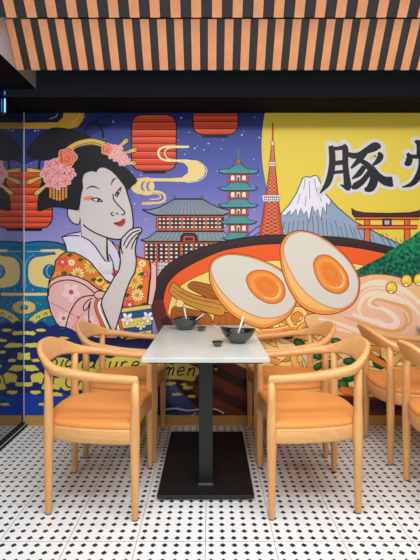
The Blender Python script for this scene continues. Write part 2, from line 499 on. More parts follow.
for x in (157.5, 170, 182, 194, 206, 218): a.stroke([(x, 215), (x, 231)], 1.7, OR)
def roof(pts, ribs, y0, y1):
    a.poly(pts, RO, 0, INK, .9)
    for x in ribs: a.stroke([(x[0], y0), (x[1], y1)], .55, (82, 96, 112))
roof([(142.4, 209.4), (150, 210), (160, 207.4), (168, 203), (174, 199.4), (203, 199.4), (209, 203), (218, 207.6), (228, 210), (234, 209), (231, 212.4), (223, 215.4), (156, 215.4), (148, 212.6)],
     [(174 + k * 1.94, 157 + k * 4.3) for k in range(16)], 200.4, 214.4)
a.stroke([(142.4, 209.4), (148, 212.6), (156, 215.4), (223, 215.4), (231, 212.4), (234, 209)], 1.6, INK)
a.stroke([(173.6, 199.2), (203.4, 199.2)], 1.6, INK)
for x in (174.6, 202): a.ell(x, 197.6, 1.1, 1.6, (90, 150, 110), line=INK, lw=.5)
roof([(140.6, 240), (148, 238), (156, 231.6), (224, 231.6), (229, 236), (229, 241.4), (146, 241.4)], [(157 + k * 3.8, 149 + k * 4.5) for k in range(18)], 232.4, 240.6)
a.stroke([(140.6, 240), (146, 241.6), (229, 241.6)], 1.5, INK)
a.poly([(180, 242), (181, 236), (184, 233.4), (194, 233.4), (197, 236), (198, 242)], (60, 36, 36), 0, INK, .9)
a.poly([(183, 241.4), (184, 236), (194, 236), (195, 241.4)], OR); a.poly([(184.6, 240.6), (185.2, 237.4), (192.8, 237.4), (193.4, 240.6)], BR)
a.done('painted_palace', mural, label='two tier grey roofed palace left of the pagoda')

# pagoda
a = Art(); TE = (84, 154, 156); cx = 238.3
a.stroke([(cx, 147.5), (cx, 160)], 1.5, (60, 88, 92))
for y in range(149, 160, 2): a.ell(cx, y, 1.1, .6, (90, 140, 144), n=8)
def proof(ty, by, tw, bw, tip):
    P = [(cx - tw, ty), (cx + tw, ty), (cx + tw + (bw - tw) * .35, ty + (by - ty) * .55), (cx + bw, tip), (cx + bw - 2, by - .8), (cx + bw * .7, by), (cx - bw * .7, by), (cx - bw + 2, by - .8), (cx - bw, tip), (cx - tw - (bw - tw) * .35, ty + (by - ty) * .55)]
    a.poly(P, TE)
    for k in range(-5, 6): a.stroke([(cx + tw * k / 5.5, ty + .6), (cx + bw * .72 * k / 5.5, by - .6)], .45, (48, 118, 124))
    a.stroke(P, .7, (24, 50, 60), closed=True)
    a.stroke([(cx - bw, tip), (cx - bw + 2, by - .8), (cx - bw * .7, by + .2), (cx + bw * .7, by + .2), (cx + bw - 2, by - .8), (cx + bw, tip)], 1.3, (28, 44, 52))
def pwall(y0, y1, w):
    a.poly([(cx - w, y0), (cx + w, y0), (cx + w, y1), (cx - w, y1)], (176, 70, 52), 0, (70, 30, 30), .6)
    for dx in (-5.6, 0, 5.6):
        c2 = (70, 150, 150) if dx == 0 else (244, 226, 214)
        a.poly([(cx + dx - 2, y1 - 2), (cx + dx - 2, y0 + 2.6), (cx + dx - 1, y0 + 1.4), (cx + dx + 1, y0 + 1.4), (cx + dx + 2, y0 + 2.6), (cx + dx + 2, y1 - 2)], (240, 226, 214), 0, (70, 30, 30), .4)
        if dx == 0: a.poly([(cx - 1.1, y1 - 2), (cx - 1.1, y0 + 3), (cx + 1.1, y0 + 3), (cx + 1.1, y1 - 2)], (36, 92, 100))
    a.stroke([(cx - w - 1.2, y1 - 1.4), (cx + w + 1.2, y1 - 1.4)], 1.3, (196, 74, 54))
    for k in range(-4, 5): a.stroke([(cx + k * w / 4, y1 - 2.6), (cx + k * w / 4, y1)], .5, (96, 36, 34))
for y0, y1, w in ((174, 182.6, 10.4), (190.6, 199.4, 10), (207.6, 216, 9.8), (224, 233, 9.8)): pwall(y0, y1, w)
proof(163.4, 173.8, 2.4, 20.4, 170); proof(182.6, 190.6, 8, 19.6, 187.4); proof(199.2, 207.6, 8, 19.8, 204.4); proof(216, 224, 8, 18.6, 221.4); proof(232.6, 240, 9, 16, 238)
a.poly([(cx - 2.4, 163.8), (cx + 2.4, 163.8), (cx + 1.4, 159.4), (cx - 1.4, 159.4)], (206, 88, 50), 0, (80, 40, 30), .6)
a.done('painted_pagoda', mural)

# mountain, then the lattice tower in front of it
a = Art()
a.stroke([(246, 236), (256, 228), (266, 222)], .7, INK); a.stroke([(248, 240), (262, 230)], .6, INK)
mt = [(256, 240), (264, 229), (270, 222.4), (281, 213.6), (289, 205), (296.5, 193), (302.6, 178), (306, 176.6), (310, 177.6), (314, 175.6), (317.4, 176.4), (325, 194), (338, 208), (355, 222), (386, 238), (404, 246), (404, 262), (256, 262)]
a.poly(mt, (146, 163, 186), 0, INK, .8)
for t in range(30):
    x = 266 + t * 4.6; y0 = 216 + abs(x - 310) * .25 + rnd.uniform(-2, 3)
    a.stroke([(x, y0), (x + (x - 310) * .09 + rnd.uniform(-1, 1), y0 + rnd.uniform(8, 16)), (x + (x - 310) * .2, y0 + 24)], .6, (58, 74, 100), smooth=3)
a.poly([(281, 213.6), (289, 205), (296.5, 193), (302.6, 178), (306, 176.6), (310, 177.6), (314, 175.6), (317.4, 176.4), (325, 194), (331, 200.6),
        (329, 206), (326.5, 203), (326, 214), (322.6, 207), (320.5, 219), (317, 209), (314.6, 213), (312, 206), (309, 222), (306, 211), (303, 215), (301, 208), (297.6, 217), (296, 209), (291, 216), (290, 210.6), (285, 216)], (232, 228, 236), 0, INK, .7)
for x0, y0, x1, y1 in ((305, 179, 303.5, 190), (309, 181, 309.5, 199), (314, 179, 317, 196), (317, 188, 321, 202), (300, 194, 297, 204), (306, 196, 305, 206)):
    a.stroke([(x0, y0), (x1, y1)], .55, (70, 74, 96))
a.done('painted_mountain', mural)

a = Art(); RT = (194, 70, 38)
a.stroke([(272.7, 123), (272.4, 142)], 1.2, (120, 52, 36)); a.stroke([(272.7, 128), (272.4, 142)], 1.7, RT)
def tower(y0, y1, l0, r0, l1, r1, n):
    a.poly([(l0, y0), (r0, y0), (r1, y1), (l1, y1)], RT, 0, (96, 34, 26), .7)
    for k in range(n):
        t0, t1 = k / n, (k + 1) / n
        p = lambda t, s: (l0 + (l1 - l0) * t + s * ((r0 + (r1 - r0) * t) - (l0 + (l1 - l0) * t)), y0 + (y1 - y0) * t)
        for s0, s1 in ((.12, .5), (.5, .12), (.5, .88), (.88, .5)): a.stroke([p(t0, s0), p(t1, s1)], .42, (236, 158, 110))
        a.stroke([p(t1, .1), p(t1, .9)], .45, (120, 44, 30))
tower(145, 163, 271.2, 273.8, 269.6, 275, 5); tower(165, 196, 269.8, 275, 265.6, 278, 8); tower(201, 242, 265, 278.4, 257.8, 284, 11)
a.ell(272.3, 143.6, 1.8, 2.6, (226, 216, 206), line=(96, 50, 40), lw=.6)
a.poly([(268.6, 162), (275.9, 162), (275.6, 166.4), (269, 166.4)], (232, 220, 212), 0, (96, 50, 40), .6); a.stroke([(269, 164.2), (275.6, 164.2)], .9, (110, 62, 52))
a.poly([(262, 195), (280.4, 195), (279.4, 201.8), (263, 201.8)], (234, 224, 216), 0, (96, 50, 40), .6)
for k in range(8): a.poly([(263.6 + k * 2, 196.6), (265 + k * 2, 196.6), (265 + k * 2, 198.2), (263.6 + k * 2, 198.2)], (66, 54, 56)); a.poly([(263.9 + k * 2, 199.2), (265.2 + k * 2, 199.2), (265.2 + k * 2, 200.6), (263.9 + k * 2, 200.6)], (66, 54, 56))
a.done('painted_tower', mural)

# shrine gate
a = Art(); TO = (232, 100, 46)
for x0, x1 in ((363.8, 369.8), (403.6, 409.8)):
    a.poly([(x0 + .5, 217), (x1 - .5, 217), (x1, 250), (x0, 250)], TO, 0, INK, .7)
a.poly([(356, 225.4), (417.4, 225.4), (416.6, 229), (357, 229)], TO, 0, INK, .7)
a.poly([(353.6, 216), (420, 216), (418.6, 219.8), (355, 219.8)], TO, 0, INK, .7)
a.poly([(351, 208), (355, 211), (364, 212.8), (386.5, 213.4), (409, 212.8), (418, 211), (422, 208), (421, 214.4), (419, 217), (354, 217), (352, 214.4)], (66, 42, 40), 0, INK, .7)
a.poly([(382, 219), (391.2, 219), (390.8, 226), (382.4, 226)], (54, 36, 36), 0, INK, .6); a.poly([(384, 220.6), (389.2, 220.6), (389, 224.6), (384.2, 224.6)], (186, 180, 196))
a.done('painted_shrine_gate', mural)

# brush characters
HALO, BLK = (216, 211, 206), (34, 33, 37)
def brush2(polys, label, name='painted_character'):
    # polys: (points with widths) strokes, built as tapering outlines around their centre line
    a = Art(); shapes = []
    for st in polys:
        P = catmull(st, 6)
        shapes.append(P)
    for grow, col in ((6.4, HALO), (0, BLK)):
        for P in shapes:
            LAYER[0] += 1; L = []; Q = []
            for k, p in enumerate(P):
                b, c = P[max(k - 1, 0)], P[min(k + 1, len(P) - 1)]
                dx, dy = c[0] - b[0], c[1] - b[1]; l = math.hypot(dx, dy) or 1; h = (max(p[2], .6) + grow) / 2
                L.append((p[0] - dy / l * h, p[1] + dx / l * h)); Q.append((p[0] + dy / l * h, p[1] - dx / l * h))
            for k in range(len(P) - 1): a.face((L[k], L[k + 1], Q[k + 1], Q[k]), lin(col))
            for p in ((P[0], P[-1]) if grow else ()): a.ell(p[0], p[1], (p[2] + grow) / 2, (p[2] + grow) / 2, col, n=18)
    a.done(name, mural, label=label)
brush2([[(330.4, 146, 5), (331.6, 152, 6.4), (332, 162, 6.6), (330.4, 174, 6.8), (327, 184, 6), (319.6, 193.6, 1)],
        [(331, 149.4, 4), (338, 148.6, 4), (345, 147.4, 5)], [(343, 145, 4), (345, 150, 6.4), (345, 164, 6), (346.4, 178, 6.6), (347.6, 187, 7.6), (349, 190.6, 2)], [(347, 188, 5.6), (340, 185, 1)],
        [(333, 163.6, 4.8), (344, 162.4, 4.8)], [(332, 172.8, 3.6), (345, 171.6, 3.6)],
        [(347, 154, 4), (353, 156, 6), (359, 155, 5.6), (366, 151, 6.6), (375, 146.8, 9), (380.4, 147, 3)],
        [(364.6, 153, 6), (358, 161, 5.6), (350.6, 168.6, 2)],
        [(357.6, 160, 3.6), (365, 163.6, 5.6), (371.4, 171, 7.4), (373.6, 180, 8.6), (370, 188, 8.4), (364, 190, 3)],
        [(364, 166.6, 5), (358.6, 174, 5.6), (351.6, 179, 1.6)], [(369.6, 171.6, 5), (362.4, 181, 6), (355, 186.4, 7), (351.4, 188.6, 2)],
        [(378, 152.6, 2.4), (380, 156.4, 6.4), (377.6, 161, 5.4), (372, 165.6, 2)], [(372, 167, 3.4), (377.6, 175.4, 6), (383.4, 180.6, 8.6), (390.6, 182, 10.4), (392.4, 182, 8)]],
       'whole black brush character with pale edging')
brush2([[(406.8, 153.4, 3), (409, 157.6, 6), (407.6, 163, 7), (404, 163.6, 3)], [(408, 156.6, 4), (420, 157, 4.4), (440, 156.6, 4.6), (452, 156.6, 6), (454, 164, 4)],
        [(414.6, 141, 3), (418.6, 145, 5.6), (418.6, 156, 5)], [(416, 142.6, 4), (430, 141.6, 4), (442, 141, 5.6), (441, 156, 5)], [(430, 149, 4), (430, 156, 3)],
        [(422, 158.6, 8), (421.4, 168, 8), (417, 178, 7), (410.6, 184.6, 4.6), (401.4, 187.4, 1)], [(422, 162.6, 4), (436, 161.6, 4), (446, 160.6, 5), (446, 176, 6), (446, 190, 7)], [(424, 170, 3.6), (444, 169, 3.6)], [(423, 178, 3.6), (444, 177, 3.6)]],
       'black brush character cut by the right edge of the photo')

# ---- the giant ramen bowl
a = Art(); BK = (52, 34, 36)
rim_out = [(151.4, 300), (152.6, 291), (156, 281), (164, 268.6), (178.6, 258), (197.6, 249.4), (221, 242.6), (243, 238), (265, 235.8), (290, 235.2), (318, 236.4), (344, 238), (370, 242.6), (398, 249.4), (440, 264), (480, 290)]
body = rim_out + [(497, 330), (497, 416), (236, 416), (212, 405), (192, 388), (174, 364), (160, 338), (153, 316)]
a.poly(catmull(rim_out, 4) + body[len(rim_out):], (96, 40, 34))
for off, col in ((0, (52, 30, 32)), (11, (116, 48, 36)), (22, (72, 32, 32)), (33, (122, 60, 42)), (44, (64, 30, 32))):
    a.stroke([(164 - off * .3, 318 + off * .8), (180, 344 + off * .9), (206, 364 + off), (250, 386 + off), (300, 399 + off), (360, 404 + off), (440, 404 + off)][:7 if off < 12 else (5 if off < 23 else 4)], 8.5, col, smooth=5)
a.stroke(rim_out, 1.2, INK, smooth=4)
rim_in = [(163.4, 300), (164, 294), (168, 283), (178.6, 272), (197.6, 261), (221, 251), (243, 246.6), (265, 244), (290, 243.4), (318, 244), (344, 246), (370, 250), (398, 257), (440, 274), (470, 300)]
front = [(480, 350), (459, 390), (420, 400), (340, 395), (286, 387), (250, 371), (206, 350), (180, 332), (167, 314)]
a.poly(catmull(rim_out, 4) + catmull(rim_in, 4)[::-1], BK)
a.stroke([(p[0] + 1.5, p[1] + 2.4) for p in rim_out[1:]], 1.0, (64, 44, 46), smooth=4)
bowlart = a.done('painted_ramen_bowl', mural)
a = Art()
a.poly(catmull(rim_in, 4) + front, (240, 92, 34))
a.stroke(rim_in, 1.0, INK, smooth=4)
soup = [(168, 312), (170, 302), (174.6, 292), (186, 282), (209.6, 271), (232, 265), (262, 261), (300, 260), (330, 260.6), (356, 264), (390, 272), (450, 294), (470, 320)]
a.poly(catmull(soup, 4) + [(478, 350), (458, 388), (420, 399), (340, 394), (286, 386), (250, 370), (206, 348), (180, 330)], (246, 208, 112))
a.stroke(soup, .7, (150, 70, 30), smooth=4)
a.done('soup', bowlart)

# noodles
a = Art()
a.poly([(236, 318), (262, 300), (310, 298), (340, 325), (440, 330), (440, 398), (340, 392.5), (286, 384), (250, 366), (236, 345)], (232, 146, 62))
def lim(x): return 364 + (x - 250) * .55 if x < 286 else 384 + (x - 286) * .1
for k in range(95):
    x0 = rnd.uniform(240, 420); y0 = rnd.uniform(322, 386); w = rnd.uniform(4.6, 6.4)
    ln = rnd.uniform(36, 70); an = rnd.choice((-.35, .25, .55, .1, 1.0)) + rnd.uniform(-.15, .15); amp = rnd.uniform(3, 8); ph = rnd.uniform(0, 6.3)
    P = []
    for i in range(11):
        t = (i / 10 - .5) * ln; o = amp * math.sin(i * .6 + ph)
        x, y = x0 + t * math.cos(an) - o * math.sin(an), y0 + t * math.sin(an) + o * math.cos(an)
        if x > 238 and y < lim(x) - 3: P.append((x, y))
        elif P: break
    if len(P) < 4: continue
    c = rnd.choice(((250, 220, 136), (248, 206, 112), (252, 228, 160), (246, 196, 96), (240, 162, 72)))
    a.stroke(P, w + 1.3, (150, 84, 36), smooth=4); a.stroke(P, w, c, smooth=4)
    a.stroke([(p[0] - .3, p[1] - w * .2) for p in P], w * .25, tuple(min(255, v + 10) for v in c), smooth=4)
for pts, c in (([(262, 331), (276, 330), (290, 327), (304, 329), (318, 338)], (242, 158, 70)), ([(258, 338), (274, 336), (292, 335), (308, 338)], (250, 214, 124)), ([(288, 322), (284, 314), (290, 306), (298, 304), (304, 310)], (242, 156, 66)),
               ([(292, 326), (288, 318), (292, 311), (299, 309), (305, 314), (303, 322), (297, 325)], (250, 200, 104)), ([(298, 332), (302, 326), (309, 324), (314, 328)], (240, 150, 60))):
    a.stroke(pts, 6, (150, 78, 30), smooth=5); a.stroke(pts, 4.6, c, smooth=5); a.stroke([(p[0] - .3, p[1] - 1) for p in pts], 1.1, (252, 220, 150), smooth=5)
a.done('painted_noodles', mural)

# bamboo shoots
def stick(pts, col, lines):
    a = Art(); a.poly(pts, col, 3, (96, 46, 20), .9)
    for l in lines: a.stroke(l, .8, tuple(int(v * .72) for v in col), smooth=4)
    return a.done('painted_bamboo_shoot', mural)
stick([(188, 287), (192, 281.8), (200, 282.4), (216, 287), (226, 296), (228, 305), (216, 302), (200, 294)], (176, 98, 34), [[(192, 284.6), (206, 288), (222, 298)], [(193, 287.6), (206, 292), (218, 299)]])
stick([(171, 313), (173, 307.6), (177, 306.4), (190, 309), (206, 313), (212, 320), (208, 334), (180, 334), (172, 322)], (172, 94, 34), [[(176, 310), (190, 314), (204, 319)], [(175, 315), (190, 320), (204, 326)], [(176, 321), (188, 326), (200, 331)]])
stick([(214, 318), (218, 313.4), (228, 312), (238, 309), (242, 310.4), (243, 318), (242, 334), (214, 334)], (182, 100, 36), [[(219, 318), (220, 330)], [(225, 315), (227, 330)], [(233, 313), (235, 330)]])
stick([(169.6, 292.6), (171, 285.6), (174.4, 282.6), (184, 290), (198, 295.6), (214, 299), (225.6, 301), (227.4, 304), (225, 312), (222, 315.6), (210, 313.4), (194, 307.4), (180, 301)], (208, 142, 56), [[(173, 287), (190, 297), (222, 305)], [(172, 290.6), (190, 301), (220, 309)], [(180, 291), (198, 299), (216, 302)]])
a = Art(); a.poly([(176, 306), (178, 299), (184, 302), (182, 307)], (246, 214, 140), 3, (140, 80, 30), .6); a.done('painted_noodle_bit', mural)

# herb mound, pork, corn
a = Art(); hp = [(356, 271), (366, 265), (378, 259), (388, 252.6), (397, 246.6), (412, 237), (424, 229), (450, 222), (480, 226), (497, 240), (497, 300), (420, 300), (372, 288), (357, 284)]
a.poly(hp, (14, 112, 82)); a.stroke(hp[:9], 1.0, (8, 40, 40), smooth=3); a.done('painted_herb_mound', mural, M['herbs'])
a = Art(); PK = (240, 188, 136)
pork = [(305, 316), (316, 313), (336, 312), (352, 300), (357, 279.6), (364, 276), (374, 274.2), (388, 275), (404, 279), (424, 287), (446, 300), (456, 322), (446, 342), (420, 350), (380, 346), (344, 341), (318, 334), (307, 326)]
a.poly(pork, PK, 4, (150, 76, 50), 1.0)
CR, PI_, OG = (242, 222, 192), (240, 190, 158), (228, 168, 104)
a.poly([(334, 316), (352, 304), (362, 288), (376, 283), (396, 287), (416, 298), (428, 314), (424, 330), (404, 336), (370, 330), (344, 325)], PI_, 4)
a.stroke([(318, 318), (340, 324), (362, 332), (388, 337), (410, 338), (430, 332)], 5, CR, smooth=5, taper=True)
a.stroke([(357, 290), (366, 284.6), (380, 282.6), (398, 288), (412, 296), (424, 308)], 6.4, CR, smooth=5, taper=True)
a.stroke([(360, 296), (368, 289), (382, 288), (400, 294), (412, 303)], 1.6, (250, 216, 206), smooth=5, taper=True)
a.stroke([(361, 316), (358.4, 308), (363, 298), (372, 293), (384, 294), (400, 299), (412, 306), (420, 316)], 5, CR, smooth=5, taper=True)
a.stroke([(377, 306), (372, 303.6), (374, 299.6), (381, 299), (390, 302), (402, 306), (409, 312), (410, 322), (402, 328)], 4, OG, smooth=5, taper=True)
a.stroke([(384, 309), (377, 308), (369, 305), (371, 299), (378, 296.4), (390, 299.6), (404, 303.6)], 3.6, CR, smooth=5, taper=True)
a.stroke([(380, 307), (388.6, 312), (395, 318), (395.6, 324), (387, 326.6), (377, 322), (366, 319), (352, 314)], 6.6, (246, 222, 208), smooth=5, taper=True)
a.stroke([(344, 317), (360, 322), (376, 328), (392, 331), (403, 328), (406, 320), (403, 313)], 4, OG, smooth=5, taper=True)
a.stroke([(320, 322), (336, 328), (352, 333)], 3, (250, 210, 196), smooth=5, taper=True)
a.done('painted_pork_slice', mural)
for cx, cy in ((391, 288), (406, 281), (418.6, 280)):
    a = Art(); a.poly([(cx - 5.4, cy - 1), (cx - 3, cy - 5.4), (cx + 2.4, cy - 5.8), (cx + 5.4, cy - 1.4), (cx + 4, cy + 3.6), (cx - .6, cy + 5.4), (cx - 4.4, cy + 3)], (246, 206, 62), 4, (136, 84, 24), 1.0)
    a.poly([(cx - 3.4, cy + 3), (cx, cy + 2.4), (cx + 2, cy + 3.6), (cx - .4, cy + 5.8)], (250, 228, 160), 3, (136, 84, 24), .6)
    a.ell(cx - 1, cy - 2, 2.4, 1.8, (252, 226, 110), n=12); a.done('painted_corn_kernel', mural)

# eggs
def egg(outer, white, yolk, c, rot):
    a = Art(); a.poly(outer, (246, 172, 88), 5, (150, 66, 30), 1.1)
    cx = sum(p[0] for p in outer) / len(outer); cy = sum(p[1] for p in outer) / len(outer)
    a.poly([(cx + (p[0] - cx) * .975, cy + (p[1] - cy) * .975) for p in outer], (240, 150, 66), 5)
    a.poly([(cx + (p[0] - cx) * .94 + .6, cy + (p[1] - cy) * .94 - 1) for p in outer], (248, 190, 112), 5)
    a.poly(white, (242, 160, 76), 5)
    e = a.done('painted_egg', mural)
    b = Art(); b.poly(white, (222, 214, 199), 5)
    b.stroke(catmull(white, 5, True), .8, (196, 120, 70), closed=True); b.done('egg_white', e)
    y = Art(); y.poly(yolk, (226, 112, 34), 5)
    yc = (sum(p[0] for p in yolk) / len(yolk), sum(p[1] for p in yolk) / len(yolk))
    sc = lambda k, dx=0, dy=0: [(yc[0] + (p[0] - yc[0]) * k + dx, yc[1] + (p[1] - yc[1]) * k + dy) for p in yolk]
    st = [(1, (228, 116, 38)), (.86, (242, 146, 62)), (.74, (246, 160, 76)), (.6, (238, 138, 56)), (.4, (234, 126, 44)), (.15, (238, 136, 52))]
    for q in range(24):
        k = 1 - q / 24
        for (k0, c0), (k1, c1) in zip(st, st[1:]):
            if k1 <= k <= k0:
                t = (k0 - k) / (k0 - k1); y.poly(sc(k), tuple(u + (v - u) * t for u, v in zip(c0, c1)), 5)
    y.stroke(catmull(sc(.72), 5, True)[len(yolk) * 2: len(yolk) * 4], 1.6, (252, 206, 136), taper=True)
    y.stroke(catmull(yolk, 5, True), .6, (170, 72, 24), closed=True); y.done('yolk', e)
egg([(209.4, 270), (211, 263), (216, 257.6), (226, 254), (236, 253.8), (247.6, 255.6), (260, 259.4), (271.4, 264.4), (281, 270), (288.4, 276.4), (294, 284), (296.6, 293), (296, 303), (290, 314), (280, 322), (264, 328), (246, 323), (228, 311), (215, 294), (210, 281)],
    [(211, 269), (213, 263), (217.6, 258.6), (226.6, 255.2), (236, 255), (247.4, 256.8), (260, 260.6), (271, 265.6), (280.4, 271.2), (287.6, 277.6), (293, 285), (295.4, 293), (295, 302), (289, 311), (279, 316.6), (266, 318), (254, 315.4), (240, 308.6), (228, 298.6), (218, 286.6), (212.6, 276)],
    [(246, 280), (248.6, 274), (254.6, 270.6), (264, 270.2), (272, 273), (279, 278.4), (284, 286), (285, 294), (281.4, 300.6), (274, 303.6), (265, 302), (256, 296.6), (249.4, 289)], 0, 35)
egg([(280.4, 260), (280, 248), (283, 240), (288.6, 233.8), (298, 230.8), (308, 231.6), (318, 235.4), (329, 242), (339.4, 250.4), (347, 258), (353.4, 266.6), (358, 276), (359.4, 285), (357, 297), (349, 307), (334, 313.4), (317, 313.4), (301, 306), (290, 291), (283, 274)],
    [(283.4, 252), (284.6, 243.6), (289.6, 236), (298.4, 232.2), (308, 232.8), (317.6, 236.6), (328.4, 243.2), (338.6, 251.4), (346.2, 259), (352.4, 267.4), (356.8, 276.4), (358.2, 285), (356, 296), (350, 304), (340, 308.6), (327, 306.4), (311, 297.4), (298, 284), (288, 267)],
    [(313, 265), (315, 259), (319.4, 255.4), (327, 255), (335, 259.6), (342, 267), (347, 275), (348.6, 284), (345.6, 290.4), (339, 293.6), (330, 292), (322, 286.4), (315.6, 276)], 0, 50)

# onion slices
for cx, cy, rx, ry, rt in ((299, 343, 6, 3.6, 25), (288, 335.6, 5.6, 3.2, -12), (316, 355, 6, 3.4, 30), (336, 341, 5, 3, 10), (349, 376, 7, 5.4, -20), (342, 384, 6, 4.4, 10), (349, 361, 6, 3.4, 0), (379, 362.6, 7, 5.6, 25), (318, 366, 5, 3, -30), (330, 364, 5, 3.4, 15), (360, 352, 5, 3, -15)):
    a = Art(); a.ell(cx, cy, rx, ry, (20, 96, 52), rt, (10, 50, 30), 1.0, 18); a.ell(cx - .6, cy - .8, rx * .6, ry * .5, (46, 140, 76), rt, n=14)
    a.done('painted_onion_slice', mural)
a = Art(); a.poly([(368, 350), (376, 356), (392, 366), (388, 369), (374, 362), (367, 356)], (238, 140, 60), 3, (150, 70, 30), .6); a.done('painted_carrot_strip', mural)
a = Art(); a.poly([(340, 386), (350, 388), (352, 394), (342, 393)], (240, 140, 60), 3, (150, 70, 30), .6); a.done('painted_carrot_strip', mural)

# ---- lower left: deep blue ground, yellow splashes, lettering
a = Art(); NV = (26, 46, 108)
a.poly([(24.5, 324), (30, 320), (36, 324), (42, 321), (50, 326), (57, 324), (62, 329), (72, 328), (84, 336), (100, 334), (130, 338), (152, 336), (157, 350), (160, 366), (163, 384), (166, 400), (176, 408), (180, 416), (24.5, 416)], NV)
a.poly([(24.5, 392), (40, 396), (60, 392), (80, 398), (110, 396), (140, 404), (150, 416), (24.5, 416)], (26, 66, 164))
a.done('painted_deep_water', mural)
a = Art(); YE = (234, 216, 84)
def splash(cx, cy, rx, ry, n=13, j=.27):
    P = []
    for k in range(n):
        t = 2 * math.pi * k / n; q = 1 + rnd.uniform(-j, j); P.append((max(cx + rx * q * math.cos(t), 24.6), min(cy + ry * q * math.sin(t), 414)))
    a.poly(P, YE, 4)
for v in ((30, 333, 6, 2.2), (42, 330, 5, 1.6), (34, 345, 9, 2.6), (27, 356, 4, 4), (47, 340, 5, 1.8), (32, 368, 7, 3.6), (40, 378, 8, 5), (28, 384, 5, 2.4), (52, 383, 12, 7), (36, 392, 6, 1.8), (56, 394, 7, 2.2), (70, 382, 12, 9), (62, 368, 14, 9), (84, 368, 20, 8), (90, 384, 16, 7), (108, 366, 18, 9), (128, 364, 20, 9), (118, 380, 18, 8), (148, 372, 14, 9), (140, 386, 14, 5), (36, 360, 4, 1.6), (58, 351, 6, 1.8), (72, 352, 8, 1.8), (100, 397, 9, 2), (44, 404, 5, 1.3), (76, 396, 6, 2), (46, 352, 4, 1.4), (64, 338, 5, 1.4), (88, 346, 8, 1.6), (118, 350, 9, 1.6), (162, 366, 10, 5), (182, 372, 17, 9), (170, 383, 5, 2), (188, 387, 6, 1.8), (177, 394, 5, 1.6), (192, 396, 4, 1.4), (184, 384, 3, 1.2), (216, 369, 1.6, 1.2)): splash(*v)
tag(a.done('painted_splashes', mural), kind='stuff')
GL = {'s': [[(.75, .1), (.4, 0), (.15, .2), (.6, .6), (.5, .95), (.05, .95)]], 'S': [[(.9, -.5), (.55, -.75), (.2, -.4), (.75, .3), (.6, .9), (.05, .85)]],
      'i': [[(.3, .05), (.2, .8), (.35, 1)], [(.38, -.36), (.4, -.3)]], 'g': [[(.7, .1), (.35, 0), (.08, .45), (.2, .9), (.6, .7), (.72, .1), (.6, 1.2), (.3, 1.65), (.0, 1.45)]],
      'n': [[(.12, .05), (.06, 1)], [(.1, .5), (.4, .05), (.62, .15), (.6, .9), (.75, 1)]], 'a': [[(.72, .12), (.35, 0), (.06, .5), (.2, .95), (.55, .75), (.72, .1), (.66, .85), (.82, 1)]],
      't': [[(.4, -.6), (.25, .7), (.4, 1), (.6, .9)], [(.08, 0), (.66, -.05)]], 'u': [[(.1, .05), (.06, .7), (.25, 1), (.6, .7), (.68, .05), (.64, .9), (.8, 1)]],
      'r': [[(.14, .05), (.08, 1)], [(.1, .5), (.35, .05), (.6, .12)]], 'e': [[(.1, .55), (.6, .4), (.55, .02), (.2, .1), (.06, .6), (.25, 1), (.7, .8)]],
      'm': [[(.08, .05), (.04, 1)], [(.06, .5), (.28, .05), (.45, .2), (.42, 1)], [(.44, .5), (.68, .05), (.86, .2), (.82, .9), (.95, 1)]],
      'h': [[(.2, -.8), (.08, 1)], [(.1, .5), (.4, .05), (.62, .2), (.6, .9), (.76, 1)]], 'C': [[(.85, -.45), (.6, -.75), (.2, -.3), (.1, .5), (.4, 1), (.85, .75)]], ':': [[(.2, .2), (.24, .26)], [(.16, .9), (.2, .96)]]}
def word(s, x, y, h, adv, slope=0, slant=.22):
    a = Art()
    for ch in s:
        if ch in GL:
            for st in GL[ch]:
                P = [(x + p[0] * adv + (1 - p[1]) * h * slant, y + slope * p[0] * adv + (p[1] - 1) * h) for p in st]
                a.stroke(P, 1.5, (22, 32, 80), smooth=5)
        x += adv * (.5 if ch in 'i:' else 1.2 if ch == 'm' else 1); y += slope * adv
    a.done('painted_word', mural)
word('Signature', 48, 366.5, 8, 11, .03); word('ramen:', 143, 374, 8, 10.4, .03); word('in', 41, 383, 8.5, 11); word('Ch', 64, 387, 9, 13)
a = Art()
a.stroke([(166, 409), (176, 408), (188, 410), (198, 409), (206, 408), (216, 409), (224, 413)], 1.6, (226, 198, 150), smooth=5); a.stroke([(162, 415), (190, 415.2), (196, 412)], 1.2, (226, 198, 150), smooth=4)
a.done('painted_cloud', mural, label='thin cream cloud line low under the table')

# ---- the woman
SK = (216, 205, 203)
a = Art()                                     # face, neck, ear
a.poly([(80, 205), (82, 232), (80, 236), (90, 240), (100, 253), (107, 264), (110, 262), (107.6, 238)], SK)
a.poly([(84, 224), (93, 232), (107, 237.4), (107.6, 262), (103, 262), (80, 236)], SK)
a.stroke([(107.2, 237.4), (107, 250), (107.8, 261)], 1.0, INK, smooth=4)
a.poly([(80, 210), (72, 207.6), (68, 210), (68.4, 216), (71.4, 221), (75.4, 224), (80, 223)], SK, 3, INK, .9)
face = [(83, 176), (90, 170), (100, 166), (110, 169), (118, 176), (125, 187), (128.6, 196), (131.2, 206), (133, 217), (133.4, 226), (131.4, 232.6), (127, 237), (122, 239.2), (115, 239.4), (106, 237), (97, 233.6), (90, 229.4), (83.6, 224.6), (80.5, 218), (80, 204), (81.6, 190)]
a.poly(face, SK, 3)
a.stroke([(126.6, 191), (129.6, 200), (132, 209), (133.2, 219), (133.4, 226), (131, 233), (126, 237.6), (120, 239.4), (112, 238.8), (102, 235.8), (93, 231.6), (86.6, 227.4), (83.6, 224.6)], 1.1, INK, smooth=4)
a.poly([(84, 198.4), (90, 196), (94.6, 197.6), (100, 200), (92, 200.4), (86, 200.6)], (236, 142, 92), 3); a.poly([(119.6, 191), (121.4, 186.4), (122.4, 187), (121, 192)], (232, 128, 84), 2)
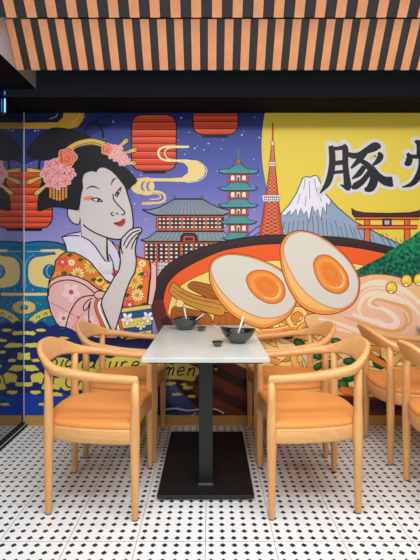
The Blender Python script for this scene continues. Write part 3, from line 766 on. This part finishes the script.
a.stroke([(86.6, 189.4), (91, 186.8), (95, 187), (99.8, 189.2)], 1.2, INK, smooth=5, taper=True); a.stroke([(111.6, 185.4), (112.6, 181.6), (114.6, 179.2), (116.8, 178.6)], 1.2, INK, smooth=5, taper=True)
a.poly([(92, 199.4), (96.6, 198.4), (100.6, 200), (102.6, 201.8), (98, 201.8), (94, 200.8)], (240, 236, 238), 3, INK, .7); a.ell(98.8, 200.4, 1.4, 1.3, INK, n=12)
a.stroke([(91.4, 199.6), (96.6, 198.2), (100.6, 199.8), (103, 202)], 1.1, INK, smooth=4)
a.poly([(115.8, 196), (117, 193), (120.6, 188.8), (119.6, 193), (117.6, 196.6)], (240, 236, 238), 2, INK, .7); a.ell(118, 193.4, 1.1, 1.5, INK, n=12)
a.stroke([(115.6, 195.6), (117, 192.4), (121.4, 187.6)], 1.1, INK, smooth=4); a.stroke([(116, 196.4), (119.4, 193.8)], .6, INK)
a.stroke([(113.4, 194), (113.8, 199), (117, 203.6), (121.4, 208.4), (124.8, 212), (124.2, 214.4), (121.6, 214.8)], 1.0, INK, smooth=5)
a.stroke([(113.6, 212.4), (111.8, 213), (112, 215), (114.4, 215.6)], .9, INK, smooth=4); a.stroke([(115.8, 213.6), (118.6, 213.8)], .9, INK)
a.poly([(114, 223.2), (118, 222.4), (121, 221.2), (123, 219.4), (125, 219.4), (125.2, 222), (123.4, 225), (120.6, 226.4), (117.6, 225.4)], (214, 62, 44), 3, (110, 26, 26), .7); a.stroke([(114.4, 223.4), (119, 223.6), (124.4, 221.6)], .7, (110, 26, 26), smooth=3)
wom = a.done('painted_woman', mural)

a = Art()                                     # orange kimono
OK_ = (238, 122, 44)
kim = [(66, 252), (60, 256), (56, 261), (54.6, 271), (49.6, 281), (48, 290), (60, 284), (80, 283), (96, 290), (104, 300), (124, 306), (122, 308.6), (147, 304), (151, 270), (149, 260), (137, 256.6), (122, 252), (108, 262), (92, 262), (80, 255), (72, 251.6)]
a.poly(kim, OK_, 0, INK, 1.0)
YF, YC, GR, PKF = (246, 206, 96), (222, 138, 34), (44, 112, 48), (226, 78, 96)
for cx, cy, r, n, c, mcol in ((63, 262, 6, 5, PKF, (250, 220, 120)), (72, 262.6, 3.4, 8, (250, 226, 180), YC), (92, 266, 8.2, 12, YF, YC), (78, 274, 7, 12, (250, 226, 150), YC), (58, 275, 4, 5, (246, 160, 90), PKF), (100, 281, 4.6, 8, YF, YC), (135, 281, 8.4, 12, YF, YC), (137.6, 295, 6.8, 12, (250, 226, 150), YC), (142.4, 263.6, 3.8, 8, (250, 214, 150), YC), (145.4, 274, 4, 5, PKF, YF), (130, 304.6, 6, 5, PKF, (250, 220, 120)), (139.4, 270.4, 3.4, 8, YF, YC), (108, 288, 5, 8, YF, YC), (82.4, 258.6, 2, 5, (240, 160, 80), PKF)):
    a.flower(cx, cy, r, n, c, mcol, 15, (176, 90, 30) if n == 12 else None, .2 if n == 12 else .36)
for cx, cy in ((80.6, 258.6), (64.4, 272), (93.6, 278.6), (100, 279), (141.6, 273), (127, 294), (144, 303), (140, 286), (110, 281), (70, 254), (85, 281)):
    for rt in (20, 75, 135): a.ell(cx + 1.3 * math.cos(R(rt)), cy + 1.3 * math.sin(R(rt)), 2.1, 1.1, GR, rt, (24, 60, 26), .3, 10)
a.poly([(151, 262), (157, 266), (156.4, 288), (152.6, 305), (148, 304), (151, 276)], (240, 182, 176), 0, INK, .8)
a.done('kimono', wom)
a = Art()                                     # obi
a.poly([(121.4, 308), (147, 304.4), (152, 305), (152, 337), (126, 340), (118, 322)], (228, 208, 88), 0, INK, 1.0)
a.poly([(121.6, 312), (152, 308), (152, 316), (120, 320)], (36, 84, 146)); a.poly([(124, 328), (152, 324), (152, 330), (126, 334)], (36, 84, 146))
for cx, cy, r in ((127.6, 318.6, 6.6), (148, 317, 6), (141, 325, 5)):
    a.flower(cx, cy, r, 5, (238, 238, 242) if r > 5 else (240, 226, 150), (228, 208, 88), 20, (26, 56, 110), .32)
for pts in ([(136, 314), (138, 311.6), (140.6, 313), (139, 316), (136.4, 315)], [(131, 333), (134, 330.6), (137, 333), (134, 336)], [(142, 335), (145, 332), (148, 335)]): a.stroke(pts, .8, (36, 70, 60), smooth=4)
a.done('obi', wom)
a = Art()                                     # pink sleeve with hem stripes
PS = (240, 186, 182)
slv = [(48.6, 287), (51, 280.6), (58, 276.6), (68, 274.8), (78, 276.6), (88, 281), (98, 289), (106, 292), (112, 304), (118, 338), (96, 338), (88, 334), (78, 333.4), (72, 329.6), (66.6, 327.6), (60, 326.4), (56.4, 322.6), (51.2, 312), (48, 298)]
a.poly(slv, PS, 0, INK, 1.0)
for cx, cy, r in ((71.6, 292, 9.5), (64, 318, 7), (90, 322, 7)):
    a.flower(cx, cy, r, 5, (246, 212, 208), (214, 70, 90), 18, None, .34)
a.stroke([(50, 302), (62, 308), (76, 316)], 1.2, (228, 146, 140)); a.stroke([(72, 329), (84, 312)], 1, (228, 146, 140))
a.stroke([(49, 296), (50, 288), (56, 282.6), (66, 280), (76, 281), (86, 285.6), (95, 293)], .9, INK, smooth=4)
a.stroke([(66, 328), (69, 316), (75, 304), (82, 297.4), (92, 295.4), (97, 296)], 1.0, INK, smooth=4)
a.stroke([(93, 298), (87.6, 301), (84, 306), (84.6, 310.6), (88, 308), (90.4, 302)], .9, INK, smooth=4); a.stroke([(91, 301), (89, 312), (89.6, 324)], .9, INK, smooth=4)
a.poly([(94, 295), (98, 291), (106, 292), (104, 297), (98, 299)], PS, 3, INK, .9)
a.stroke([(100, 299), (97.4, 303), (98, 310), (102, 320), (108.6, 336)], 5.6, INK, smooth=4); a.stroke([(100, 299), (97.4, 303), (98, 310), (102, 320), (108.6, 336)], 4.4, (230, 104, 46), smooth=4)
a.stroke([(102, 300), (99.4, 304), (100.2, 310), (105, 321), (112, 336)], 3.8, INK, smooth=4); a.stroke([(102, 300), (99.4, 304), (100.2, 310), (105, 321), (112, 336)], 2.8, (240, 236, 238), smooth=4)
a.stroke([(103.8, 303), (103, 309), (107.4, 320), (114, 335)], 1.2, (44, 56, 100), smooth=4)
a.stroke([(119.6, 316), (121, 326), (128, 338)], 3.4, INK, smooth=4); a.stroke([(119.6, 316), (121, 326), (128, 338)], 2.2, (230, 104, 46), smooth=4)
a.stroke([(117, 322), (119, 330), (123, 338)], 2.4, (240, 236, 238), smooth=4)
a.ell(78.6, 317, 1.3, 1.3, (214, 70, 90), n=10); a.ell(96.4, 326, 1, 1, (120, 40, 50), n=8)
a.done('sleeve', wom)
a = Art()                                     # white collars
a.poly([(107.4, 238.6), (112, 242), (118, 250), (120.6, 260), (119, 272), (112, 268), (108, 256)], (214, 210, 226), 0, INK, .9)
a.poly([(112.6, 241.4), (118.4, 246), (120.6, 252), (118.8, 252)], (232, 116, 112), 0, INK, .6)
a.poly([(62.4, 236.8), (70, 233.8), (81.6, 231.8), (82, 236.4), (90, 240.6), (96, 247), (102, 256), (108, 264), (114, 276), (121, 284), (114, 284), (106, 280), (98, 271), (91, 262), (82, 256), (74, 252.4), (67.6, 251.8), (66, 245)], (226, 222, 234), 0, INK, 1.0)
a.stroke([(63, 237), (72, 235.6), (80, 236)], .9, INK, smooth=4); a.stroke([(109, 254), (113, 262), (114.6, 272), (117, 280)], 1.0, INK, smooth=4)
a.done('collar', wom)
a = Art()                                     # raised hand and forearm
arm = [(121.2, 240), (124.6, 235.8), (128.6, 231.4), (132, 229.2), (137, 227.8), (140.6, 227.8), (142, 230), (140.8, 233), (138.4, 236), (136.8, 242), (135.4, 250), (136.4, 258), (136.2, 266), (134.6, 273), (130.8, 280), (127.6, 288), (124.6, 297), (121, 312), (114.6, 332.6), (112.4, 331), (105, 314), (101.8, 301), (108.6, 288), (114, 278), (119, 270), (120.6, 262), (120, 250)]
a.poly(arm, SK, 3, INK, 1.1)
for pts in ([(140, 230.4), (134, 232.2), (129.4, 236), (126, 240.6), (123.8, 245.6)], [(141, 232.4), (136, 235), (131.6, 239.4), (128.4, 244.6), (126, 248.6)], [(139.4, 235), (136.2, 238.6), (133.4, 243.6), (131.6, 249)], [(121.6, 240), (121.2, 247), (123, 254)]):
    a.stroke(pts, 1.0, INK, smooth=5)
a.done('hand', wom)
a = Art(); HR = (28, 25, 29)                  # hair
a.poly([(27.4, 153), (30, 146), (37, 138), (45, 131.4), (54, 128), (66, 128.6), (76, 131), (86, 134), (92, 140), (84, 146), (68, 152), (56, 158), (46, 160.6), (38, 160), (31, 158)], HR, 4)
a.poly([(37.4, 211), (38, 202), (40, 188), (46, 168), (58, 158), (70, 151), (82, 147.6), (94, 145.6), (104, 147), (112, 154), (122, 163.6), (131, 172.4), (138, 181), (135.4, 184), (131, 187.6), (126.8, 192), (124.2, 186), (120, 180.6), (116, 175.8), (112, 171.8), (108, 169.4), (104.4, 168), (101, 168), (98.4, 169.6), (96.8, 172.6), (93.6, 171.6), (90, 171.8), (86, 173.4), (84, 175.6), (83, 180), (83.6, 188), (81.6, 196), (80.4, 206), (78, 211), (73, 210), (67, 209), (60, 207.6), (52, 207.4), (46, 209.4), (42, 211.4)], HR)
a.done('hair', wom)
a = Art()                                     # gold headband and hairpins
a.stroke([(63, 158), (68, 151), (76, 145.4), (85, 142.6), (94, 142), (105, 145)], 6.6, (104, 70, 26), smooth=6); a.stroke([(63, 158), (68, 151), (76, 145.4), (85, 142.6), (94, 142), (105, 145)], 5.4, (232, 190, 84), smooth=6)
a.stroke([(66, 156), (71, 150.2), (78, 146.2), (86, 143.8), (94, 143.2), (104, 146)], .8, (140, 96, 36), smooth=6)
a.done('headband', wom)
for x0, y0, x1, y1 in ((117, 149, 127, 140.6), (123, 154, 135.6, 150), (126, 162.6, 135, 163.6), (47, 172, 28.6, 170.4), (46, 175.6, 29, 182.6), (51, 182, 36.4, 194)):
    a = Art(); d = math.hypot(x1 - x0, y1 - y0); ux, uy = (x1 - x0) / d, (y1 - y0) / d; nx, ny = -uy, ux
    a.poly([(x0 + nx * .9, y0 + ny * .9), (x1 + nx * 2.4, y1 + ny * 2.4), (x1 + ux * 2, y1 + uy * 2), (x1 - nx * 2.4, y1 - ny * 2.4), (x0 - nx * .9, y0 - ny * .9)], (242, 208, 104), 0, (96, 66, 26), .9)
    a.stroke([(x0, y0), (x1 - ux * 3, y1 - uy * 3)], .5, (150, 104, 40)); a.ell(x1 - ux * .6, y1 - uy * .6, 1.2, 1.2, (150, 104, 40), n=10); a.ell(x1 - ux * .6, y1 - uy * .6, .6, .6, (242, 208, 104), n=8)
    a.done('hairpin', wom)
a = Art()                                     # dangling strips under the blossoms
for k in range(6):
    x = 51 + k * 3.1; y1 = (198, 199.4, 200.4, 200.8, 200, 198.4)[k]
    a.stroke([(x, 186), (x, y1)], 2.1, (232, 150, 62))
    for y in range(188, 199, 3): a.stroke([(x - 1, y), (x + 1, y)], .5, (120, 66, 26))
a.done('tassels', wom)
a = Art(); BL, BD = (243, 156, 162), (250, 206, 204)
for cx, cy, r in ((50, 166, 6), (46.6, 174, 6), (50.6, 181.6, 6), (58, 184, 6), (65.6, 181, 6), (70.6, 174, 6), (66, 166.6, 6), (58, 163.4, 6), (58.4, 173.6, 7)):
    a.flower(cx, cy, r, 5, BL, (246, 206, 110), rnd.uniform(0, 72), BD, .4)
    for k in range(5): a.stroke([(cx, cy), (cx + r * .6 * math.cos(R(72 * k + 10)), cy + r * .6 * math.sin(R(72 * k + 10)))], .7, (214, 84, 84))
for cx, cy, r in ((113, 149, 4.8), (112, 155, 4.6), (118, 152, 5), (117, 158, 4.6), (123, 157, 5), (122.6, 162, 4.6), (127, 161.4, 4), (120, 148.6, 3.6)):
    a.flower(cx, cy, r, 5, BL, (246, 206, 110), rnd.uniform(0, 72), BD, .4)
for cx, cy, r in ((68, 157.4, 9), (107.4, 149.6, 5.6)):
    P = [(cx + r * (1 + .1 * math.cos(5 * t)) * math.cos(t), cy + r * (1 + .1 * math.cos(5 * t)) * math.sin(t)) for t in [2 * math.pi * k / 30 for k in range(30)]]
    a.poly(P, (232, 100, 72), 0, (250, 190, 150), .8)
    for q in (.74, .5, .26):
        a.stroke([(cx + r * q * math.cos(t + q * 5), cy + r * q * math.sin(t + q * 5)) for t in [k * .45 for k in range(12)]], .7, (250, 178, 140))
a.done('hair_blossoms', wom)

# wall switch on the mural
sw = empty('light_switch', (*[(106.6 - 210) * K, D - .0085], EYE - (267.4 - 258) * K))
tag(sw, 'white square light switch on the mural over the woman\'s kimono collar', 'light switch')
bm = nbox(-.047, .047, -.008, 0, -.043, .043); link('plate', bm, M['plastic'], sw, False, .003)
for s in (-1, 1):
    bm = nbox(s * .019 - .016, s * .019 + .016, -.012, -.008, -.03, .03); link('rocker', bm, M['plastic'], sw, False, .002)

# glowing tubes added for an outside blue light seen in the glass
bl = empty('blue_glass_glow', (XL + .006, 3.03, 2.285)); tag(bl, 'glowing blue tubes added for an outside light seen in the dark glass partition', 'light glow')
bm = nbox(-.0055, -.002, -.016, .016, -.07, .11); link('back_plate', bm, M['rubber'], bl, False)
bm = bmesh.new(); lathe(bm, [(.002, -.055), (.0045, -.05), (.005, -.03), (.005, .02), (.0045, .035), (.002, .04)], .003, 0, seg=14); link('tube', bm, emit('blue_glow', (110, 165, 250), 2.2), bl)
bm = bmesh.new(); lathe(bm, [(.001, .062), (.003, .066), (.003, .086), (.001, .09)], .002, 0, seg=12); link('tube', bm, emit('blue_glow_small', (60, 120, 220), 1.6), bl)

# ------------------------------------------------------------------ chairs
def rrect(w, h, r=.42, n=3):
    P = []; rr = min(w, h) * r
    for cx, cy, a0 in ((w / 2 - rr, h / 2 - rr, 0), (-w / 2 + rr, h / 2 - rr, 90), (-w / 2 + rr, -h / 2 + rr, 180), (w / 2 - rr, -h / 2 + rr, 270)):
        for k in range(n + 1):
            t = R(a0 + 90 * k / n); P.append((cx + rr * math.cos(t), cy + rr * math.sin(t)))
    return P

def make_chair(label):
    t = empty('dining_chair', (0, 0, 0)); tag(t, label, 'chair', 'wooden armchairs with orange seats')
    FX, FY, BX, BY = .218, .266, -.213, .212
    # D shaped seat outline
    half = [(.205, 0), (.212, .10), (.226, .20), (.232, .252), (.20, .278), (.08, .276), (-.06, .256), (-.17, .222), (-.225, .165), (-.25, .08), (-.256, 0)]
    outline = half + [(x, -y) for x, y in half[-2:0:-1]]
    outline = catmull(outline, 4, True)
    def scaled(k, z, inset=0):
        return [(-.01 + (x + .01) * k, y * k, z) for x, y in outline]
    # apron ring
    bm = bmesh.new()
    loft(bm, [scaled(.985, .362), scaled(1.0, .372), scaled(1.0, .424), scaled(.985, .434), scaled(.90, .434), scaled(.90, .362)], closed=True)
    link('seat_frame', bm, M['rail_wood'], t)
    bm = bmesh.new()
    loft(bm, [scaled(.90, .415), scaled(.972, .428), scaled(.992, .437), scaled(.995, .446), scaled(.985, .455), scaled(.955, .462), scaled(.88, .467), scaled(.7, .4705), scaled(.4, .472), scaled(.1, .4725)])
    link('seat', bm, M['leather'], t)
    for sx, sy in ((1, 1), (1, -1), (-1, 1), (-1, -1)):
        x, y = (FX, FY * sy) if sx > 0 else (BX, BY * sy)
        top = .665 if sx > 0 else .715
        prof = [(.0155, .006), (.0165, .012), (.0195, .15), (.0235, .36), (.0245, .41), (.0235, .46), (.0205, .56), (.0185, top)]
        lx = 0 if sx > 0 else -.0
        bm = bmesh.new(); lathe(bm, prof, x, y, 18); lg = link('leg', bm, M['wood'], t)
        bm = bmesh.new(); lathe(bm, [(.014, 0), (.0145, .006)], x, y, 14); link('glide', bm, M['foot'], lg)
    # arm and back rail: (x, y, z centre, width, height, lean)
    ctrl = [(.231, .264, .666, .036, .036, 0), (.210, .267, .668, .040, .040, 0), (.13, .272, .675, .050, .036, 0), (.02, .274, .684, .052, .038, .05), (-.09, .268, .698, .048, .044, .15),
            (-.185, .238, .712, .040, .052, .3), (-.250, .170, .739, .030, .082, .42), (-.284, .085, .760, .026, .114, .45), (-.292, 0, .764, .025, .122, .45)]
    ctrl = ctrl + [(x, -y, z, w, h, l) for x, y, z, w, h, l in ctrl[-2::-1]]
    path = catmull(ctrl, 6)
    rings = []
    for i, p in enumerate(path):
        a_, b_ = path[max(i - 1, 0)], path[min(i + 1, len(path) - 1)]
        tx, ty = b_[0] - a_[0], b_[1] - a_[1]; l = math.hypot(tx, ty); ox, oy = ty / l, -tx / l       # outward normal in plan
        if ox * p[0] + oy * p[1] < 0: ox, oy = -ox, -oy
        c, s = math.cos(p[5]), math.sin(p[5]); ring = []
        for u, v in rrect(p[3], p[4]):
            uu = u * c + v * s; vv = -u * s + v * c
            ring.append((p[0] + ox * uu, p[1] + oy * uu, p[2] + vv))
        rings.append(ring)
    bm = bmesh.new(); loft(bm, rings); link('arm_rail', bm, M['rail_wood'], t)
    return t
CH = [(-.576, 2.412, 0, 'wooden round-back armchair, orange seat, front chair left of the white table'),
      (.5135, 2.420, math.pi, 'wooden round-back armchair, orange seat, front chair right of the white table'),
      (-.562, 3.025, 0, 'wooden armchair with orange seat between the kimono woman and the front left chair'),
      (.510, 3.033, math.pi, 'wooden armchair with orange seat by the painted noodles, behind the front right chair'),
      (1.305, 2.935, 0, 'wooden armchair with its back turned to the front right chair, against the mural'),
      (1.32, 2.322, 0, 'wooden armchair cut by the right edge of the photo, nearer the viewer')]
proto = None
for x, y, rz, lab in CH:
    if proto is None: proto = o = make_chair(lab)
    else: o = copy_tree(proto); o['label'] = lab
    o.location = (x, y, 0); o.rotation_euler = (0, 0, rz)

# ------------------------------------------------------------------ tables
def make_table(label):
    t = empty('dining_table', (0, 0, 0)); tag(t, label, 'table', 'white topped pedestal tables')
    bm = nbox(-.3225, .3225, 0, 1.10, .725, .75); link('tabletop', bm, M['tabletop'], t, False, .004)
    bm = nbox(-.29, .29, .04, 1.06, .712, .7248); link('underframe', bm, M['blackmetal'], t, False, .002)
    bm = nbox(-.251, .251, .06, .92, .016, .030); link('base_plate', bm, M['blackmetal'], t, False, .003)
    for y in (.18, .72):
        bm = nbox(-.0375, .0375, y, y + .08, .030, .712); c = link('column', bm, M['blackmetal'], t, False, .003)
        bm = nbox(-.040, .040, y - .008, y - .0002, .0302, .034); link('weld_plate', bm, M['steel'], c, False)
    for x in (-.195, .195):
        for y in (.10, .88):
            bm = bmesh.new(); lathe(bm, [(.02, 0), (.022, .004), (.022, .013), (.014, .016)], x, y, 18); link('foot', bm, M['rubber'], t)
    return t
tb = make_table('white marble-topped black pedestal table set with black bowls')
tb.location = (-.0225, 2.25, 0)
t2 = copy_tree(tb); t2.location = (1.858, 2.25, 0); t2['label'] = 'white topped table at the far right, only its corner showing'

# ------------------------------------------------------------------ tableware
def make_bowl(label, rz):
    t = empty('ramen_bowl', (0, 0, 0)); tag(t, label, 'bowl', 'black bowls on the white table')
    seg = 48
    def rings(prof):
        out = []
        for r, z, wv in prof:
            ring = []
            for k in range(seg):
                q = 2 * math.pi * k / seg
                lip = wv * (.010 * max(math.cos(q - math.pi), 0) ** 6 + .006 * math.cos(2 * q))
                rr = r * (1 + wv * .06 * max(math.cos(q - math.pi), 0) ** 8)
                ring.append((rr * math.cos(q), rr * math.sin(q), z + lip))
            out.append(ring)
        return out
    bm = bmesh.new()
    loft(bm, rings([(.044, 0, 0), (.046, .006, 0), (.05, .010, 0), (.075, .030, .1), (.092, .052, .4), (.101, .072, 1), (.1035, .076, 1), (.1005, .0765, 1), (.096, .068, .8), (.086, .048, .3), (.066, .026, 0), (.03, .016, 0), (.004, .015, 0)]))
    bd = link('body', bm, M['bowl'], t); bd.data.materials.append(M['glaze'])
    for k, p in enumerate(bd.data.polygons):
        if k // seg >= 5: p.material_index = 1
    bm = bmesh.new()
    q = 2.6 * math.pi / 2
    q = R(-122); rr, zz = .0945, .056
    c = Vector((rr * math.cos(q), rr * math.sin(q), zz)); nrm = Vector((math.cos(q) * .86, math.sin(q) * .86, -.5)).normalized()
    tube(bm, c - nrm * .004, c + nrm * .003, .011, .010, 20); link('emblem', bm, M['rubber'], t)
    t.rotation_euler = (0, 0, rz)
    return t
TZ = .75
b1 = make_bowl('black stoneware noodle bowl at the wall end of the table', R(75)); b1.location = (-.171, 3.155, TZ)
b2 = copy_tree(b1); b2['label'] = 'black stoneware noodle bowl at the near right of the table'; b2.location = (.167, 2.665, TZ); b2.rotation_euler = (0, 0, R(-8))

def make_dish(label):
    t = empty('sauce_dish', (0, 0, 0)); tag(t, label, 'dish', 'small black sauce dishes')
    bm = bmesh.new(); lathe(bm, [(.017, 0), (.018, .004), (.026, .014), (.032, .026), (.033, .028), (.031, .028), (.024, .016), (.015, .008), (.003, .007)], seg=32)
    bd = link('body', bm, M['bowl'], t); bd.data.materials.append(M['glaze'])
    for k, p in enumerate(bd.data.polygons):
        if k // 32 >= 4: p.material_index = 1
    return t
d1 = make_dish('small black sauce dish beside the wall-end bowl'); d1.location = (-.058, 3.085, TZ)
d2 = copy_tree(d1); d2['label'] = 'small black sauce dish in front of the nearer bowl'; d2.location = (.042, 2.545, TZ)

def spoon(label, base, tip, m, w=.006):
    t = empty('soup_spoon', base); tag(t, label, 'spoon', 'spoons in the bowls')
    b = Vector(base); d = Vector(tip) - b
    bm = bmesh.new(); tube(bm, (0, 0, .004), d, w * .75, w, 10); link('handle', bm, m, t)
    bm = bmesh.new(); bmesh.ops.create_uvsphere(bm, u_segments=14, v_segments=8, radius=1)
    bmesh.ops.transform(bm, matrix=Matrix.Diagonal((.024, .017, .007, 1)), verts=bm.verts); link('spoon_head', bm, m, t)
    return t
spoon('white spoon standing in the wall-end bowl', (-.160, 3.165, TZ + .026), (-.182, 3.19, TZ + .145), M['white'])
spoon('white spoon standing in the nearer bowl', (.160, 2.66, TZ + .026), (.201, 2.70, TZ + .150), M['white'])
def sticks(label, a_, b_, m, r):
    bm = bmesh.new(); d = Vector(b_) - Vector(a_)
    tube(bm, (0, 0, 0), d, r * .7, r, 8)
    o = link('chopstick', bm, m); o.location = a_; tag(o, label, 'chopstick'); return o
sticks('pale chopstick leaning out of the wall-end bowl to the right', (-.147, 3.150, TZ + .026), (-.042, 3.14, TZ + .112), M['white'], .0035)
sticks('thin metal stick resting on the left rim of the nearer bowl', (.145, 2.64, TZ + .030), (.010, 2.63, TZ + .117), M['steel'], .0025)
